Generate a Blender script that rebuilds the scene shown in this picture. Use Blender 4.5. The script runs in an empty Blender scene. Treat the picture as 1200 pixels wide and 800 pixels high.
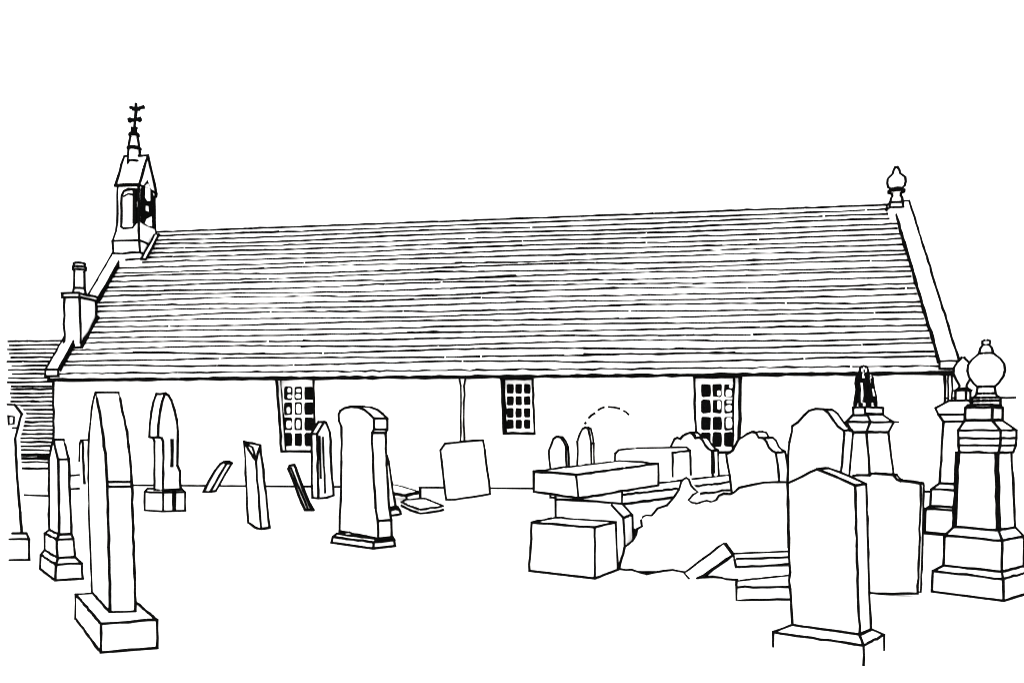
import bpy, bmesh, math, random
from mathutils import Vector
from mathutils.geometry import tessellate_polygon
random.seed(11)
R = math.radians
scn = bpy.context.scene
COL = scn.collection

# ------------------------------------------------------------------ survey of the place
# Measurements read off the picture (1200 x 800) are turned into metres: eye height 1.6 m,
# horizon at row 505, focal length 1073 px.  u(x, y, ...) gives the point in the churchyard.
FL, EYE, HX, HY = 1073.0, 1.6, 600.0, 505.0
V = Vector
def gp(x, y, z=0.0):                      # point seen at (x, y) that lies at height z
    Y = (EYE - z) * FL / (y - HY)
    return V(((x - HX) / FL * Y, Y, z))
def dp(x, y, Y):                          # point seen at (x, y) at depth Y
    return V(((x - HX) / FL * Y, Y, EYE - (y - HY) / FL * Y))
def pl(x, y, o, n):                       # point seen at (x, y) on the plane (o, n)
    d = V(((x - HX) / FL, 1.0, -(y - HY) / FL)); e = V((0, 0, EYE))
    return e + d * ((o - e).dot(n) / d.dot(n))
def sx(p): return HX + FL * p.x / p.y

# ------------------------------------------------------------------ materials
def mat_plain(name, c, var, scale, rough=0.95):
    m = bpy.data.materials.new(name); m.use_nodes = True
    nt = m.node_tree; b = nt.nodes['Principled BSDF']
    b.inputs['Roughness'].default_value = rough
    b.inputs['Specular IOR Level'].default_value = 0.05
    tc = nt.nodes.new('ShaderNodeTexCoord'); no = nt.nodes.new('ShaderNodeTexNoise')
    no.inputs['Scale'].default_value = scale; no.inputs['Detail'].default_value = 6
    ra = nt.nodes.new('ShaderNodeValToRGB')
    ra.color_ramp.elements[0].position = 0.3; ra.color_ramp.elements[1].position = 0.7
    ra.color_ramp.elements[0].color = (c - var, c - var, c - var, 1)
    ra.color_ramp.elements[1].color = (c + var, c + var, c + var, 1)
    nt.links.new(tc.outputs['Object'], no.inputs['Vector'])
    nt.links.new(no.outputs['Fac'], ra.inputs['Fac'])
    nt.links.new(ra.outputs['Color'], b.inputs['Base Color'])
    return m
WHITE = mat_plain('white_stone', 0.82, 0.02, 9.0)
PAPER = mat_plain('white_ground', 0.80, 0.015, 2.0)
INK = mat_plain('black_ink', 0.0015, 0.001, 40.0, 1.0)
INK.node_tree.nodes['Principled BSDF'].inputs['Specular IOR Level'].default_value = 0.0

# ------------------------------------------------------------------ mesh collector
ORG = {}
PEN = 1.26
LW = 2.75                                  # usual line weight in px of the drawing
class MB:
    def __init__(s): s.v = []; s.f = []; s.m = []
    def face(s, pts, ink=False):
        b = len(s.v); s.v += [V(p) for p in pts]; s.f.append(list(range(b, b + len(pts)))); s.m.append(1 if ink else 0)
    def tri_poly(s, pts, ink=False, flip=False):
        tr = tessellate_polygon([[V(p) for p in pts]])
        b = len(s.v); s.v += [V(p) for p in pts]
        for t in tr: s.f.append([b + i for i in t]); s.m.append(1 if ink else 0)
    def loft(s, rings, cap0=True, cap1=True):
        for r0, r1 in zip(rings, rings[1:]):
            n = len(r0)
            for i in range(n):
                j = (i + 1) % n; s.face([r0[i], r0[j], r1[j], r1[i]])
        if cap0: s.face(list(reversed(rings[0])))
        if cap1: s.face(rings[-1])
    def line(s, pts, w=LW, closed=False, wob=0.32, var=0.14, gap=0.0, taper=False):
        """a raised black line of a pen along a polyline; its width is a real width in metres"""
        pts = [V(p) for p in pts]
        if closed: pts = pts + [pts[0]]
        Ym = sum(p.y for p in pts) / len(pts); k = Ym / FL
        out = []
        for a, b in zip(pts, pts[1:]):
            L = (b - a).length
            if L < 1e-6: continue
            n = max(1, int(L / (9 * k)))
            for i in range(n):
                q = a.lerp(b, i / n)
                if i: q = q + V((random.gauss(0, 1), 0, random.gauss(0, 1))) * wob * k
                out.append(q)
        out.append(pts[-1])
        if len(out) < 2: return
        if gap > 0:
            runs, cur = [], []
            for q in out:
                cur.append(q)
                if random.random() < gap and len(cur) > 1: runs.append(cur); cur = [q]
            if len(cur) > 1: runs.append(cur)
            runs2 = []
            for r in runs:
                if len(r) > 1:
                    d = (r[-1] - r[-2]).normalized() * min((r[-1] - r[-2]).length * .6, k * random.uniform(1.0, 4))
                    r = r[:-1] + [r[-1] - d]
                runs2.append(r)
        else: runs2 = [out]
        for r in runs2: s.tube(r, PEN * w * k / 2, var)
    def tube(s, pts, r, var):
        N = 5; base = len(s.v); n = len(pts); rr = r
        t0 = None
        for i, p in enumerate(pts):
            t = (pts[min(i + 1, n - 1)] - pts[max(i - 1, 0)])
            if t.length < 1e-9: t = t0 or V((1, 0, 0))
            t = t.normalized(); t0 = t
            up = V((0, 1, 0)) if abs(t.y) < .8 else V((0, 0, 1))
            a = t.cross(up).normalized(); b = t.cross(a)
            q = r * (1 + random.uniform(-var, var))
            pp = p.copy()
            if pp.z < r * .8: pp.z = r * .8
            if i == 0: pp = pp - t * r * .6
            if i == n - 1: pp = pp + t * r * .6
            for c in range(N):
                g = 2 * math.pi * c / N
                s.v.append(pp + a * math.cos(g) * q + b * math.sin(g) * q)
        for i in range(n - 1):
            for c in range(N):
                d = (c + 1) % N
                s.f.append([base + i * N + c, base + i * N + d, base + (i + 1) * N + d, base + (i + 1) * N + c]); s.m.append(1)
        s.f.append([base + c for c in range(N)]); s.m.append(1)
        s.f.append([base + (n - 1) * N + c for c in range(N)]); s.m.append(1)
    def inset(s):
        # the stone lies half a pen stroke inside its drawn edges, so that every edge line stands proud of it
        bm = bmesh.new(); key = {}; src = []
        for f, m in zip(s.f, s.m):
            if m: continue
            vs = []
            for i in f:
                p = s.v[i]; k = (round(p.x, 4), round(p.y, 4), round(p.z, 4))
                if k not in key: key[k] = bm.verts.new(p); src.append(p)
                if key[k] not in vs: vs.append(key[k])
            if len(vs) > 2:
                try: bm.faces.new(vs)
                except ValueError: pass
        bmesh.ops.recalc_face_normals(bm, faces=list(bm.faces)); bm.normal_update()
        if not bm.verts: bm.free(); return
        Ym = sum(v.co.y for v in bm.verts) / len(bm.verts); d = .55 * PEN * LW * Ym / FL / 2
        new = {k: v.co - v.normal * d * min(2.0, v.calc_shell_factor()) for k, v in key.items()}
        used = set()
        for f, m in zip(s.f, s.m):
            if m: continue
            for i in f:
                if i in used: continue
                used.add(i); p = s.v[i]; k = (round(p.x, 4), round(p.y, 4), round(p.z, 4)); s.v[i] = new[k].copy()
        bm.free()
    def build(s, name, parent=None, org=None, mats=(None, None), inset=True):
        if inset: s.inset()
        if parent is not None: o0 = ORG[parent.name]
        elif org is not None: o0 = V(org)
        else:
            xs = [p.x for p in s.v]; ys = [p.y for p in s.v]
            o0 = V(((min(xs) + max(xs)) / 2, (min(ys) + max(ys)) / 2, max(0, min(p.z for p in s.v))))
        me = bpy.data.meshes.new(name)
        me.from_pydata([tuple(p - o0) for p in s.v], [], s.f)
        me.materials.append(mats[0] or WHITE); me.materials.append(mats[1] or INK)
        for p, m in zip(me.polygons, s.m): p.material_index = m
        me.update(); me.validate()
        ob = bpy.data.objects.new(name, me); COL.objects.link(ob)
        if parent is not None: ob.parent = parent
        else: ob.location = o0
        ORG[ob.name] = o0
        return ob

def tag(o, label, cat, group=None, kind=None):
    o['label'] = label; o['category'] = cat
    if group: o['group'] = group
    o['kind'] = kind or 'thing'
    return o
def thing(name, loc, label, cat, group=None):
    o = bpy.data.objects.new(name, None); COL.objects.link(o); o.location = loc
    o.empty_display_size = .3
    ORG[o.name] = V(loc); return tag(o, label, cat, group)
GRAVES = 'gravestones standing in the churchyard'

# ------------------------------------------------------------------ shape builders
def slab_mb(front, A, B=None, ang=None, z0=0.0, ext=None, thick=None, side='right', conn=(), skip=(), w=LW,
            back_ink=True, Y=None, lean=0.0, sink=0.0):
    """upright stone: outline on a vertical plane through ground points A-B (or A and an angle), made solid by its thickness"""
    PA = gp(*A, z0) if Y is None else dp(A[0], A[1], Y)
    if B is not None: d = (gp(*B, z0) - PA); d.z = 0; d.normalize()
    else: d = V((math.cos(R(ang)), math.sin(R(ang)), 0))
    n = V((-d.y, d.x, 0))
    if n.y < 0: n = -n                      # away from the viewer
    nl = (n + V((0, 0, lean))).normalized()
    F = [pl(x, y, PA, nl) for x, y in front]
    if thick is None:
        q = PA if side == 'left' else (pl(B[0], B[1], PA, nl) if B is not None else F[conn[0]])
        m = (ext - HX) / FL
        thick = (m * q.y - q.x) / (n.x - m * n.y)
    thick = abs(thick)
    thick = min(max(thick, .05), .9)
    Bk = [p + n * thick for p in F]
    mb = MB()
    mb.tri_poly(F); mb.tri_poly(Bk)
    N = len(F)
    for i in range(N):
        j = (i + 1) % N; mb.face([F[i], F[j], Bk[j], Bk[i]])
    for i in range(N):
        j = (i + 1) % N
        if i in skip: continue
        mb.line([F[i], F[j]], w)
        if back_ink: mb.line([Bk[i], Bk[j]], w)
    for i in conn: mb.line([F[i], Bk[i]], w)
    mb.F, mb.B, mb.n, mb.nl, mb.o = F, Bk, n, nl, PA
    return mb

def solve3(f, x):
    for _ in range(25):
        r = f(x); J = []
        for k in range(3):
            h = 1e-4; y = list(x); y[k] += h; r2 = f(y); J.append([(b - a) / h for a, b in zip(r, r2)])
        M = [[J[c][i] for c in range(3)] + [-r[i]] for i in range(3)]
        for i in range(3):
            pv = max(range(i, 3), key=lambda q: abs(M[q][i])); M[i], M[pv] = M[pv], M[i]
            for q in range(3):
                if q != i:
                    g = M[q][i] / M[i][i]; M[q] = [a - g * b for a, b in zip(M[q], M[i])]
        x = [x[i] + M[i][3] / M[i][i] for i in range(3)]
    return x
def ring(C, u, v, xl, xn, xr, yn, z=None):
    """square ring of a pedestal about axis C: corners near, right, back, left"""
    def f(q):
        a, b, s = q; c = C + V((s, 0, 0))
        n = c - u * a - v * b
        return [sx(n) - xn, sx(n + v * 2 * b) - xl, sx(n + u * 2 * a) - xr]
    a, b, s = solve3(f, [.3, .3, 0.0]); c = C + V((s, 0, 0)); n = c - u * a - v * b
    z = EYE - (yn - HY) / FL * n.y if z is None else z
    r = [n, n + u * 2 * a, n + u * 2 * a + v * 2 * b, n + v * 2 * b]
    return [V((p.x, p.y, z)) for p in r]
def tower(mb, rings, w=LW, ink=None, vert=None, back=False, cap1=True):
    mb.loft(rings, True, cap1)
    for k, r in enumerate(rings):
        if ink is None or ink[k]:
            mb.line([r[3], r[0], r[1]], w)
            if k == len(rings) - 1 or back: mb.line([r[1], r[2], r[3]], w)
    for k in range(len(rings) - 1):
        if vert is None or vert[k]:
            for i in range(4): mb.line([rings[k][i], rings[k + 1][i]], w)
def drop(r, z): return [V((p.x, p.y, z)) for p in r]
def uv_from(N, L, Rr=None):
    v = (L - N); v.z = 0; v.normalize()
    if Rr is not None: u = (Rr - N); u.z = 0; u.normalize()
    else: u = V((v.y, -v.x, 0))
    return u, v
def lathe(mb, cx, Y, prof, w=LW, rings=(), seg=28, silh=True, dark=None):
    """turned shape: axis at column cx and depth Y, profile (half width, row)"""
    c = V(((cx - HX) / FL * Y, Y, 0)); k = Y / FL
    P = [(h * k, EYE - (y - HY) * k) for h, y in prof]
    rg = [[V((c.x + r * math.cos(2 * math.pi * i / seg), c.y + r * math.sin(2 * math.pi * i / seg), z)) for i in range(seg)] for r, z in P]
    mb.loft(rg)
    for q in rings: mb.line(rg[q], w * .95, closed=True, wob=.1)
    if silh:
        d = V((c.x, c.y, 0)).normalized(); e = V((d.y, -d.x, 0))
        for sg in (1, -1): mb.line([c + e * (r + .3 * w * k / 2) * sg + V((0, 0, z)) for r, z in P], w, wob=.2)
    return c

# ================================================================== ground
g = MB()
NX, NY = 36, 36
def gx(i): return (-1 if i < NX / 2 else 1) * 900 * (abs(i / (NX / 2) - 1)) ** 3
def gy(j): return -60 + 1260 * (j / NY) ** 2.2
for i in range(NX):
    for j in range(NY):
        g.face([(gx(i), gy(j), 0), (gx(i + 1), gy(j), 0), (gx(i + 1), gy(j + 1), 0), (gx(i), gy(j + 1), 0)])
go = g.build('ground', org=(0, 0, 0), mats=(PAPER, INK), inset=False); go['kind'] = 'structure'

# ================================================================== church
YL, YR = 26.93, 23.76
IL = V(((73 - HX) / FL * YL, YL, 0)); IR = V(((1098 - HX) / FL * YR, YR, 0))
EL = IL - (IR - IL).normalized() * .28; ER = IR + (IR - IL).normalized() * .37
LEN = (ER - EL).length
ax = (ER - EL).normalized(); pp = V((-ax.y, ax.x, 0)); UP = V((0, 0, 1))
W2_, H0, H1 = 4.18, 3.286, 8.41
def ch(s, t, z): return EL + ax * s + pp * t + UP * z
def ws(x, y, t=0.0):                       # church wall: (s, z) of a seen point
    q = pl(x, y, ch(0, t, 0), pp); return ((q - EL).dot(ax), q.z)
slope = (pp * W2_ + UP * (H1 - H0)).normalized(); rn = ax.cross(slope)
church = thing('church', ch(LEN / 2, W2_, 0), 'long low white church with ruled slate roof, bellcote and three small paned windows', 'church')

S0, S1 = 0.0, ws(1107, 470)[0]
RC = 0.34
wins = []
for (xtl, xbl, xtr, xbr, yb) in ((324, 330, 367.5, 369.5, 529), (587.5, 590, 624, 626.5, 508), (813.5, 815.5, 867.5, 866, 530)):
    wins.append((ws(xtl, 450)[0], ws(xbl, yb)[0], ws(xtr, 450)[0], ws(xbr, yb)[0], ws((xbl + xbr) / 2, yb)[1]))
TOP = H0 - .18
wl = MB()
edge = (S0, S0, None)
prevT, prevB, prevZ = S0, S0, 0.5
for (tl, bl, tr, br, zb) in wins:
    wl.face([ch(prevB, 0, -.1), ch(bl, 0, -.1), ch(bl, 0, zb), ch(tl, 0, TOP), ch(prevT, 0, TOP), ch(prevB, 0, prevZ)])
    wl.face([ch(bl, 0, -.1), ch(br, 0, -.1), ch(br, 0, zb), ch(bl, 0, zb)])
    wl.face([ch(bl, 0, zb), ch(br, 0, zb), ch(br, RC, zb), ch(bl, RC, zb)])
    wl.face([ch(bl, 0, zb), ch(tl, 0, TOP), ch(tl, RC, TOP), ch(bl, RC, zb)])
    wl.face([ch(br, 0, zb), ch(tr, 0, TOP), ch(tr, RC, TOP), ch(br, RC, zb)])
    prevT, prevB, prevZ = tr, br, zb
wl.face([ch(prevB, 0, -.1), ch(S1, 0, -.1), ch(S1, 0, TOP), ch(prevT, 0, TOP), ch(prevB, 0, prevZ)])
for s in (S0, S1):                          # gables and the back wall
    wl.face([ch(s, 0, -.1), ch(s, 2 * W2_, -.1), ch(s, 2 * W2_, TOP), ch(s, W2_, H1 - .12), ch(s, 0, TOP)])
wl.face([ch(S0, 2 * W2_, -.1), ch(S1, 2 * W2_, -.1), ch(S1, 2 * W2_, TOP), ch(S0, 2 * W2_, TOP)])
for s in (S0, S1): wl.line([ch(s, 0, 0), ch(s, 0, TOP)], 2.9)
for s in (S0, S1):
    wl.line([ch(s, 2 * W2_, 0), ch(s, 2 * W2_, TOP)], 2.9); wl.line([ch(s, 0, 0), ch(s, 2 * W2_, 0)], 2.2)
wl.line([ch(S0, 0, 0.01), ch(S1, 0, 0.01)], 2.4, gap=.02)
for k, (tl, bl, tr, br, zb) in enumerate(wins):
    wl.line([ch(tl, 0, TOP - .06), ch(bl, 0, zb)], (3.0, 3.0, 2.8)[k])
    wl.line([ch(tr, 0, TOP - .06), ch(br, 0, zb)], (2.8, 2.8, 4.2)[k])
    wl.line([ch(bl, 0, zb), ch(br, 0, zb)], 2.8)
    if k: wl.line([ch(tl, -.01, TOP - .05), ch(tr, -.01, TOP - .05)], 4)
for dash in (((685.5, 496), (686.5, 495)), ((690, 489.5), (693, 486.5), (697, 484)), ((701, 480.3), (704, 478.4), (708, 477)),
             ((713, 476.6), (719, 477), (726, 478.6)), ((731, 481.2), (734, 483), (736.5, 485.5))):
    wl.line([ch(*((lambda q: (q[0], 0, q[1]))(ws(x, y)))) for x, y in dash], 2.5, wob=0)
wl.build('wall', church, inset=False)

# windows: white boards with twelve small panes each
def blob(cx, cy, hx, hy, n=14, e=.35):
    o = []
    for i in range(n):
        a = 2 * math.pi * i / n; c, s_ = math.cos(a), math.sin(a)
        o.append((cx + hx * math.copysign(abs(c) ** e, c) * random.uniform(.93, 1.05), cy + hy * math.copysign(abs(s_) ** e, s_) * random.uniform(.93, 1.05)))
    return o
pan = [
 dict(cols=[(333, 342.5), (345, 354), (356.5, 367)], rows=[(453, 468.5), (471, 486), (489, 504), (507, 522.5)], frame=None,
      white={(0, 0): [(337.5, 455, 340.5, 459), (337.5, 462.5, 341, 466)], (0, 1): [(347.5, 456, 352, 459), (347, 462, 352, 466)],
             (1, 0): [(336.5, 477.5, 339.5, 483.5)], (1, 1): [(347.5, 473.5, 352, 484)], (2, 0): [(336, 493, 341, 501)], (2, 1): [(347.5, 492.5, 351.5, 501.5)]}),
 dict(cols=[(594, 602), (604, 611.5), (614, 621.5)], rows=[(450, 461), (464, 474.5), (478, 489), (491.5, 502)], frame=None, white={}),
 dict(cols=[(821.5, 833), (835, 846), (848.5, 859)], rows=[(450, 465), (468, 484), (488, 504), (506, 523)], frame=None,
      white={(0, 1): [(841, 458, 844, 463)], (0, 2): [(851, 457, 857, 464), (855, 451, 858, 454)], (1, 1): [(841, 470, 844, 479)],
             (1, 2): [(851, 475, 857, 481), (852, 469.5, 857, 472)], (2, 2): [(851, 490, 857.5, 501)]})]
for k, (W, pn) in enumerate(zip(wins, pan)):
    tl, bl, tr, br, zb = W
    b = MB(); f0 = RC - .05
    b.loft([[ch(bl, f0, zb), ch(br, f0, zb), ch(tr, f0, TOP), ch(tl, f0, TOP)], [ch(bl, RC + .05, zb), ch(br, RC + .05, zb), ch(tr, RC + .05, TOP), ch(tl, RC + .05, TOP)]])
    b.line([ch(bl, f0, zb + .01), ch(tl, f0, TOP)], 3.2 if k < 2 else 2.4)
    b.line([ch(bl, f0, zb + .01), ch(br, f0, zb + .01)], 2.4)
    if k == 2: b.line([ch(br - .13, f0, zb), ch(tr - .13, f0, TOP - .1)], 2.4)
    if k == 1: b.line([ch(bl + .03, f0, zb + .01), ch(tl + .03, f0, TOP)], 3)
    wo = b.build('window', church, inset=False)
    p = MB()
    def wp(x, y, t): s, z = ws(x, y, t); return ch(s, t, z)
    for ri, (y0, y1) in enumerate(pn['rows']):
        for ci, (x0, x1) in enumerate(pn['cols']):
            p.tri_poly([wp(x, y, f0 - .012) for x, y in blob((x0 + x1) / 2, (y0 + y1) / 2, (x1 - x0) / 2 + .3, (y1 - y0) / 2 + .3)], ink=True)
            for (a0, b0, a1, b1) in pn['white'].get((ri, ci), []):  # white patches painted over the black panes as glass reflections
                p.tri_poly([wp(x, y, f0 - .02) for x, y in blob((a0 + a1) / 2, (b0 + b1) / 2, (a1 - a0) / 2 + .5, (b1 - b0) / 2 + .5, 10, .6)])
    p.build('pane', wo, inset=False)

# eaves band and gutter
e = MB()
for t0, t1 in ((-.14, .0), (2 * W2_, 2 * W2_ + .14)):
    e.loft([[ch(-.05, t0, z), ch(LEN + .05, t0, z), ch(LEN + .05, t1, z), ch(-.05, t1, z)] for z in (H0 - .205, H0)])
e.line([ch(-.05, -.14, H0 - .195), ch(LEN + .05, -.14, H0 - .195)], 4.1, wob=.2, var=.25)
e.line([ch(-.05, -.14, H0 - .005), ch(LEN + .05, -.14, H0 - .005)], 2.1, wob=.4, var=.35, gap=.05)
e.line([ch(-.05, -.14, H0 - .2), ch(-.05, -.14, H0)], 3); e.line([ch(LEN + .05, -.14, H0 - .2), ch(LEN + .05, -.14, H0)], 3)
e.build('eaves_band', church, inset=False)

# roof: two slopes with slate courses drawn across
rf = MB()
def hh(s): return H1 - .10 + .17 * s / LEN          # the old ridge is not quite level
def rp(s, q): return ch(s, -.12 + q * (W2_ + .12), H0 + .01 + q * (hh(s) - H0 - .01))
def rb(s, q): return ch(s, 2 * W2_ + .12 - q * (W2_ + .12), H0 + .01 + q * (hh(s) - H0 - .01))
sa, sb = .24, LEN - .33
rf.loft([[rp(s, 0), rp(s, 1), rb(s, 1), rb(s, 0)] for s in (sa, (sa + sb) / 2, sb)])
NC = 28
for i in range(1, NC + 1):
    q = (i / NC) ** .985
    off = UP * .012
    for fn in (rp, rb):
        pts = []
        ph = random.uniform(0, 6); am = random.uniform(.002, .022)
        n = 24
        for j in range(n + 1):
            s = sa + (sb - sa) * j / n
            pts.append(fn(s, min(1, q + (am * math.sin(ph + j * .55) / 2.2 + random.gauss(0, .0012) if i < NC else 0))) + off)
        if fn is rb: rf.line(pts, 2, wob=.3); continue
        rf.line(pts, random.uniform(2.1, 2.4) if i < NC else 2.5, wob=.3, var=.22, gap=.03)
        for _ in range(random.randint(1, 3)):      # stray second strokes
            a = random.randint(1, n - 6); m = random.randint(2, 5)
            rf.line([x + slope * random.uniform(-.035, .05) for x in pts[a:a + m]], 1.8, wob=.3, var=.4, gap=.12)
rf.build('roof', church, inset=False)

# gable copings
def coping(s0, s1, heavy_in, q0=-.012, q1=1.0):
    c = MB()
    def pr(s, q, up): return ch(s, -.2 + q * (W2_ + .2), H0 - .06 + q * (hh(s) + .05 - H0 + .06) + up)
    def prb(s, q, up): return ch(s, 2 * W2_ + .2 - q * (W2_ + .2), H0 - .06 + q * (hh(s) + .05 - H0 + .06) + up)
    for fn in (pr, prb):
        c.loft([[fn(s0, q, -.03), fn(s1, q, -.03), fn(s1, q, .17), fn(s0, q, .17)] for q in (0, .5 * q1, q1)])
        c.line([fn(s0, 0, .17), fn(s0, q1, .17)], 2.6); c.line([fn(s1, 0, .17), fn(s1, q1, .17)], 2.6)
        si = s1 if heavy_in > 0 else s0
        c.line([fn(si, 0.02, .06), fn(si, q1, .06)], 2.6, var=.3)
        c.line([fn(s0, 0, .17), fn(s1, 0, .17)], 2.6); c.line([fn(s0, 0, -.02), fn(s1, 0, -.02)], 2.8)
        c.line([fn(s0, 0, -.03), fn(s0, 0, .17)], 2.6); c.line([fn(s1, 0, -.03), fn(s1, 0, .17)], 2.6)
    c.line([pr(s0, q1, .17), pr(s1, q1, .17)], 2.4)
    c.build('gable_coping', church, inset=False)
coping(-.12, .28, 1, q1=.88)
coping(LEN - .37, LEN + .11, -1, q1=.975)

# downpipes
def pipe(x0, x1, y1, hop=True):
    d = MB(); (s0, _), (s1, z1) = ws(x0, y1, -.06), ws(x1, y1, -.06)
    pr = [(0, z1), (0, TOP - .28), (.0, TOP - .25), (.05, TOP)] if hop else [(0, z1), (0, TOP)]
    d.loft([[ch(s0 - a, -.1, z), ch(s1 + a, -.1, z), ch(s1 + a, -.003, z), ch(s0 - a, -.003, z)] for a, z in pr])
    d.line([ch(s0 - a, -.1, z) for a, z in pr], 2.2); d.line([ch(s1 + a, -.1, z) for a, z in pr], 2.2)
    d.build('downpipe', church)
pipe(540.3, 544.2, 570); pipe(1110.5, 1115, 560, False)

# bellcote on the west gable
def chN(x, y, t): return pl(x, y, ch(0, t, 0), pp)
nt_ = (pl(149, 296, rp(0, 0) + rn * .17, rn) - EL).dot(pp) - .06
nb = chN(164, 296, nt_); u, v = pp, -ax
Cb = nb - ax * .42 + pp * .58; Cb.z = 0
bc = MB()
r0 = ring(Cb, u, v, 133, 164, 185, 296); r1 = ring(Cb, u, v, 132, 163, 184.5, 281.5)
r2 = ring(Cb, u, v, 136, 162.5, 183, 270); r3 = ring(Cb, u, v, 137.5, 162.5, 181.8, 260); r4 = ring(Cb, u, v, 138, 162.5, 181.5, 216.5)
tower(bc, [drop(r0, r0[0].z - .9), r0, r1, r2, r3, r4], 2.7, ink=[0, 1, 1, 0, 0, 1], vert=[0, 1, 1, 1, 1])
N3, R3, N4, R4, L3, L4 = r3[0], r3[1], r4[0], r4[1], r3[3], r4[3]
def ff(a, b, o=.006): q = L3.lerp(N3, a); q2 = L4.lerp(N4, a); return q.lerp(q2, b) - pp * o      # front face of the shaft
def sf(a, b, o=.03): q = N3.lerp(R3, a); q2 = N4.lerp(R4, a); return q.lerp(q2, b) + ax * o      # side face
arch = [(.2, -.12), (.2, .72), (.3, .84), (.5, .88), (.86, .88), (.86, -.02), (.74, -.16), (.3, -.17)]
bc.line([ff(a, b) for a, b in arch], 3.2, closed=True)
bc.tri_poly([ff(a, b) for a, b in ((.7, -.15), (.86, 0), (.86, .88), (.7, .88))], ink=True)  # black strip painted on the flat face for the shaded reveal
bc.line([ff(.3, .7), ff(.5, .76), ff(.7, .74)], 2.2)
bc.tri_poly([sf(a, b) for a, b in ((.05, .0), (.3, -.03), (.95, -.03), (.95, .85), (.75, 1.0), (.5, 1.25), (.2, 1.0), (.05, .9))], ink=True)  # flat black panel painted for the dark inside of the opening
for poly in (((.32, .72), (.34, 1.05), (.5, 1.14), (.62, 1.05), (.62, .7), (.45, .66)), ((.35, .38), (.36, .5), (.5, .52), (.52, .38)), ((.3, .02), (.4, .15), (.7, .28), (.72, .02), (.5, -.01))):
    bc.tri_poly([sf(a, b, .045) for a, b in poly])  # white patches painted over the black for light through the opening
bo = bc.build('bellcote', church, inset=False)
br = MB()
e4 = ring(Cb, u, v, 135, 163.2, 183.2, 216.5)
zr = EYE - (182 - HY) / FL * ((e4[0] + e4[1]) / 2).y
rr_ = (e4[0] + e4[1]) / 2; rl_ = (e4[3] + e4[2]) / 2
ovr = ax * .03
ra_, rb_ = V((rr_.x, rr_.y, zr)), V((rl_.x, rl_.y, zr))
br.face(e4); br.face([e4[0], e4[3], rb_, ra_]); br.face([e4[1], e4[2], rb_, ra_]); br.face([e4[0], e4[1], ra_]); br.face([e4[3], e4[2], rb_])
br.line([e4[3], e4[0]], 3.4); br.line([e4[3], rb_, ra_, e4[0]], 2.8); br.line([ra_, e4[1]], 3.0); br.line([e4[1], e4[2], rb_], 2.6)
br.line([e4[1] - UP * .02, e4[1] - UP * .12 - pp * .02], 3)
br.build('bellcote_roof', bo)
Yb = Cb.y; fn_ = MB()
lathe(fn_, 157, Yb, [(5.5, 196), (6.4, 189.5), (5.8, 176), (6.6, 175), (6.6, 173.5), (5.4, 172), (4.2, 165), (3.6, 160.5), (4.8, 159), (4.6, 157), (2.2, 155), (1.8, 150)], 2.7, rings=(1, 3, 4, 8, 9), seg=16)
fn_.build('finial', bo)
wv = MB()
bd = lambda x, y: dp(x, y, Yb)
wv.line([bd(157.3, 152), bd(158.3, 140), bd(159.3, 122)], 3.3)
wv.line([bd(151.8, 141), bd(158, 140.5), bd(164, 139.6)], 4.3, var=.3); wv.line([bd(152.5, 143), bd(152.5, 139)], 2.8); wv.line([bd(163.5, 142), bd(163.5, 138.2)], 2.8)
wv.line([bd(153.3, 126.2), bd(160, 127.3), bd(168, 125.6)], 3.6, var=.3); wv.line([bd(156, 128.2), bd(163, 128.6)], 3.4)
wv.line([bd(156.5, 155), bd(158.5, 150)], 4.5)
wv.build('weathervane', bo)
# the flashing strip where the bellcote meets the ridge
fs = MB(); on = rn * .05
q = [pl(x, y, rp(0, 0) + on, rn) for x, y in ((166, 303), (181, 275), (186, 275), (171, 303.5))]
fs.loft([[a - on for a in q], q]); fs.line([pl(148, 304.5, rp(0, 0) + on, rn), q[3], q[2]], 2.6); fs.line([q[0], q[1], q[2]], 2.6)
fs.build('flashing_strip', church, inset=False)

# chimney on the west gable
cm = MB(); q0 = pl(95, 402, ch(0, -.2, H0 + .11), ax.cross((pp * (W2_ + .2) + UP * (H1 + .11 - H0)).normalized())) - pp * .04; Cc = q0 - ax * .3 + pp * .5; Cc.z = 0
c0 = ring(Cc, u, v, 75, 94.2, 113, 402); c1 = ring(Cc, u, v, 75.5, 93, 112.5, 348)
k0 = ring(Cc, u, v, 73, 93, 114.5, 348); k1 = ring(Cc, u, v, 72.5, 93, 114.5, 343)
tower(cm, [drop(c0, c0[0].z - 1.2), c0, c1], 2.6, ink=[0, 0, 1], vert=[0, 1])
def on_roof(p, up): t = (p - EL).dot(pp); return V((p.x, p.y, H0 + .01 + (t + .12) / (W2_ + .12) * (H1 - H0 - .01) + up))
cm.line([on_roof(c0[0], .03) + ax * .03, on_roof(c0[0].lerp(c0[1], .5), .03) + ax * .03, on_roof(c0[1], .03) + ax * .03], 4, var=.3)
cm.line([on_roof(c0[0], .03) - pp * .02, on_roof(c0[3], .03) - pp * .02], 2.6); tower(cm, [k0, k1], 2.6)
co = cm.build('chimney', church)
cp = MB(); lathe(cp, 93, Cc.y, [(6.6, 346), (5.6, 338), (5.2, 336), (5, 318), (6.6, 316.5), (6.6, 313), (5.5, 311), (5.5, 308.5)], 2.6, rings=(1, 4, 5, 7), seg=18)
cp.build('chimney_pot', co)

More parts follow.
